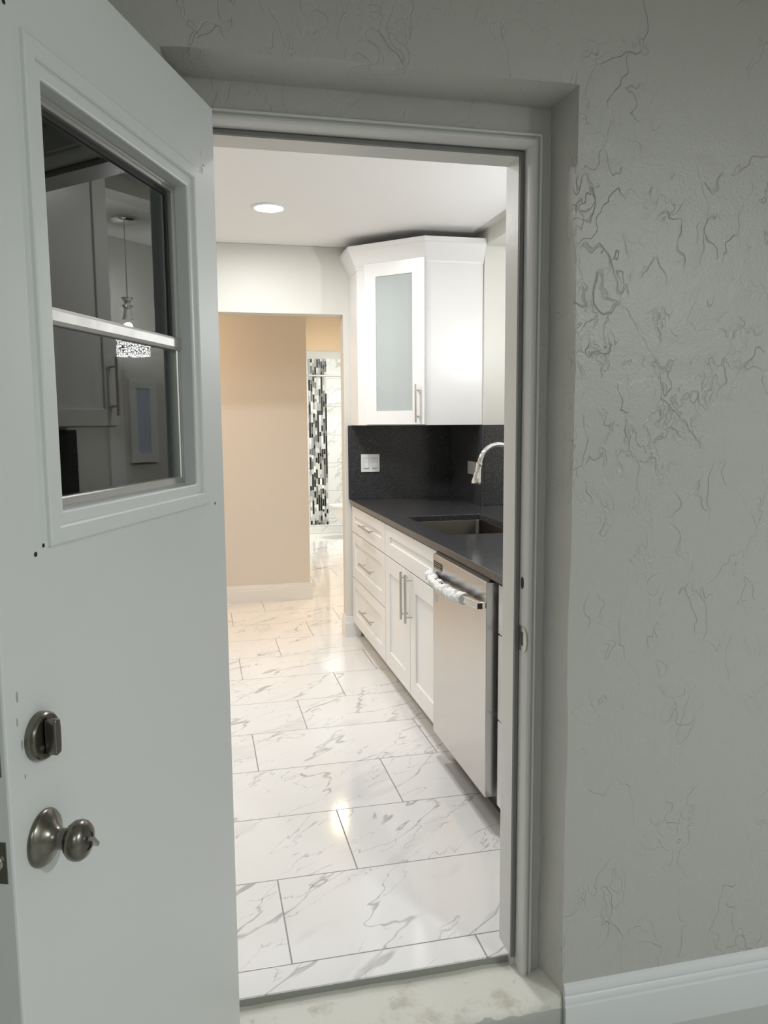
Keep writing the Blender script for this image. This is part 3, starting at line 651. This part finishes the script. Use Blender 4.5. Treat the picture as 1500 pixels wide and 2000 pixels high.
obj('top_panel', prism([(1.0, 5.225), (1.0, 4.972), (1.344, 4.63), (1.69, 4.63), (1.69, 5.225)], 2.435, 2.445, 'z'), M['cab'], cc)

# upper cabinet on the side wall near the doorway, seen in the door window
uc = empty('wall_cabinet', (0, 0, 0)); tag(uc, 'white wall cabinet mirrored in the upper glass of the open door', 'cabinet')
obj('carcass', box(1.385, 1.698, 1.99, 2.70, 1.455, 2.50), M['cab'], uc)
PU = lambda u, v, w_: (1.365 + w_, u, v)
for a_, b_ in ((1.995, 2.345), (2.349, 2.697)):
    d = obj('cabinet_door', shaker(a_, b_, 1.460, 2.495, PU, rail=.065), M['cab'], uc, bev=.0015)
    bar_pull('bar_handle', (1.329, b_-.035, 1.50), (1.329, b_-.035, 1.73), (-1, 0, 0), d)

# ---------------------------------------------------------------- lamps one can see
dlm = tag(obj('ceiling_light', lathe([(.072, CZ-.004), (.078, CZ-.009), (.092, CZ-.006), (.095, CZ)], 48, mtx=Matrix.Translation((.400, 4.345, 0))), M['plate'], smooth=True), 'round flush LED ceiling light in the white kitchen ceiling', 'ceiling light')
obj('light_diffuser', lathe([(0, CZ-.0065), (.074, CZ-.0055), (.074, CZ-.001)], 48, mtx=Matrix.Translation((.400, 4.345, 0))), M['led'], dlm, smooth=True)
def pendant(x, y, label):
    zc = 2.505 if x > 1.83 else CZ
    r = empty('pendant_light', (x, y, zc)); tag(r, label, 'pendant lamp')
    zs_ = 1.835 - zc
    obj('canopy', lathe([(0, 0), (.062, 0), (.064, -.012), (.05, -.022), (0, -.024)], 32), M['chrome'], r, smooth=True)
    obj('cord', tube([(0, 0, -.02), (0, 0, zs_+.27)], .0022, 8), M['plate2'], r)
    obj('crystal_collar', lathe([(0, zs_+.27), (.03, zs_+.275), (.012, zs_+.245), (.03, zs_+.235), (.018, zs_+.215), (.02, zs_+.20), (.030, zs_+.165), (0, zs_+.165)], 12), M['crystal'], r)
    obj('lamp_shade', lathe([(.088, zs_-.02), (.090, zs_-.02), (.090, zs_+.10), (.088, zs_+.10)], 40), M['shade'], r, smooth=True)
    b = bpy.data.lights.new('lamp_pendant', 'POINT'); b.energy = 25; b.shadow_soft_size = .022; b.color = (.96, .98, 1)
    bo = bpy.data.objects.new('lamp_pendant', b); col.objects.link(bo); bo.location = (x, y, 1.962)
pendant(2.05, 3.38, 'lit pierced shade pendant mirrored large in the door glass')
# small window in the bay wall (mirrored in the lower door pane)
wn = tag(obj('window_1', sweep_rect([(0, 2.42), (0, 2.40), (.05, 2.40), (.05, 2.42)], 3.655, 3.855, 1.24, 1.72, lambda u, v, w_: (w_, u, v)), M['trim']), 'small bay window mirrored in the lower door pane', 'window', kind='structure')
obj('window_blind', box(2.410, 2.417, 3.675, 3.835, 1.26, 1.70), M['blind'], wn)
tag(obj('trim_1', box(2.395, 2.4195, 3.50, 3.60, .952, 1.83), M['trim']), 'white vertical board mirrored under the pendant', 'trim', kind='structure')

# warm lamp in the hall passage (its glints lie on the marble floor)
hl = empty('ceiling_lamp', (1.32, 7.5, CZ)); tag(hl, 'warm hall ceiling lamp glinting in the marble floor', 'ceiling lamp')
obj('lamp_base', lathe([(0, 0), (.10, 0), (.10, -.02), (0, -.022)], 32), M['chrome'], hl, smooth=True)
obj('lamp_bowl', lathe([(.095, -.02), (.13, -.035), (.11, -.07), (.06, -.095), (0, -.10)], 32), mat('warm_lamp_glass', (1, .9, .7), .4, emit=(1, .78, .42), es=12), hl, smooth=True)

# ---------------------------------------------------------------- bathroom things
rod = tag(obj('shower_rod', tube([(.70, 10.36, 2.066), (2.45, 10.36, 2.066)], .0125, 16), M['nickel'], smooth=True), 'straight metal shower curtain rod across the mosaic', 'shower rod')
tl = empty('toilet', (1.95, 9.85, 0)); tag(tl, 'white porcelain toilet partly hidden by the kitchen wall end', 'toilet')
def oval(cx_, a, b, n=32): return [(cx_ + a*math.cos(2*math.pi*k/n)*(1.0 if math.cos(2*math.pi*k/n) < 0 else .85), b*math.sin(2*math.pi*k/n)) for k in range(n)]
bm = bmesh.new(); rings = []
for z, cx_, a, b in ((0, .02, .20, .11), (.03, .02, .19, .10), (.12, .0, .17, .09), (.22, -.03, .22, .13), (.32, -.06, .27, .175), (.375, -.07, .285, .185), (.385, -.07, .28, .18)):
    rings.append([bm.verts.new((x, y, z)) for x, y in oval(cx_, a, b)])
for a, b in zip(rings, rings[1:]):
    for k in range(len(a)): bm.faces.new([a[k], a[(k+1) % len(a)], b[(k+1) % len(a)], b[k]])
bm.faces.new(rings[0][::-1]); bm.faces.new(rings[-1])
obj('bowl', bm, M['porcelain'], tl, smooth=True, ang=60)
bm = prism([(x, y) for x, y in oval(-.075, .292, .19)], .387, .425, 'z'); obj('seat_lid', bm, M['porcelain'], tl, smooth=True, bev=.008)
obj('tank', box(.22, .42, -.20, .20, .36, .74), M['porcelain'], tl, bev=.02, seg=3)
obj('tank_lid', box(.21, .43, -.21, .21, .741, .775), M['porcelain'], tl, bev=.01)
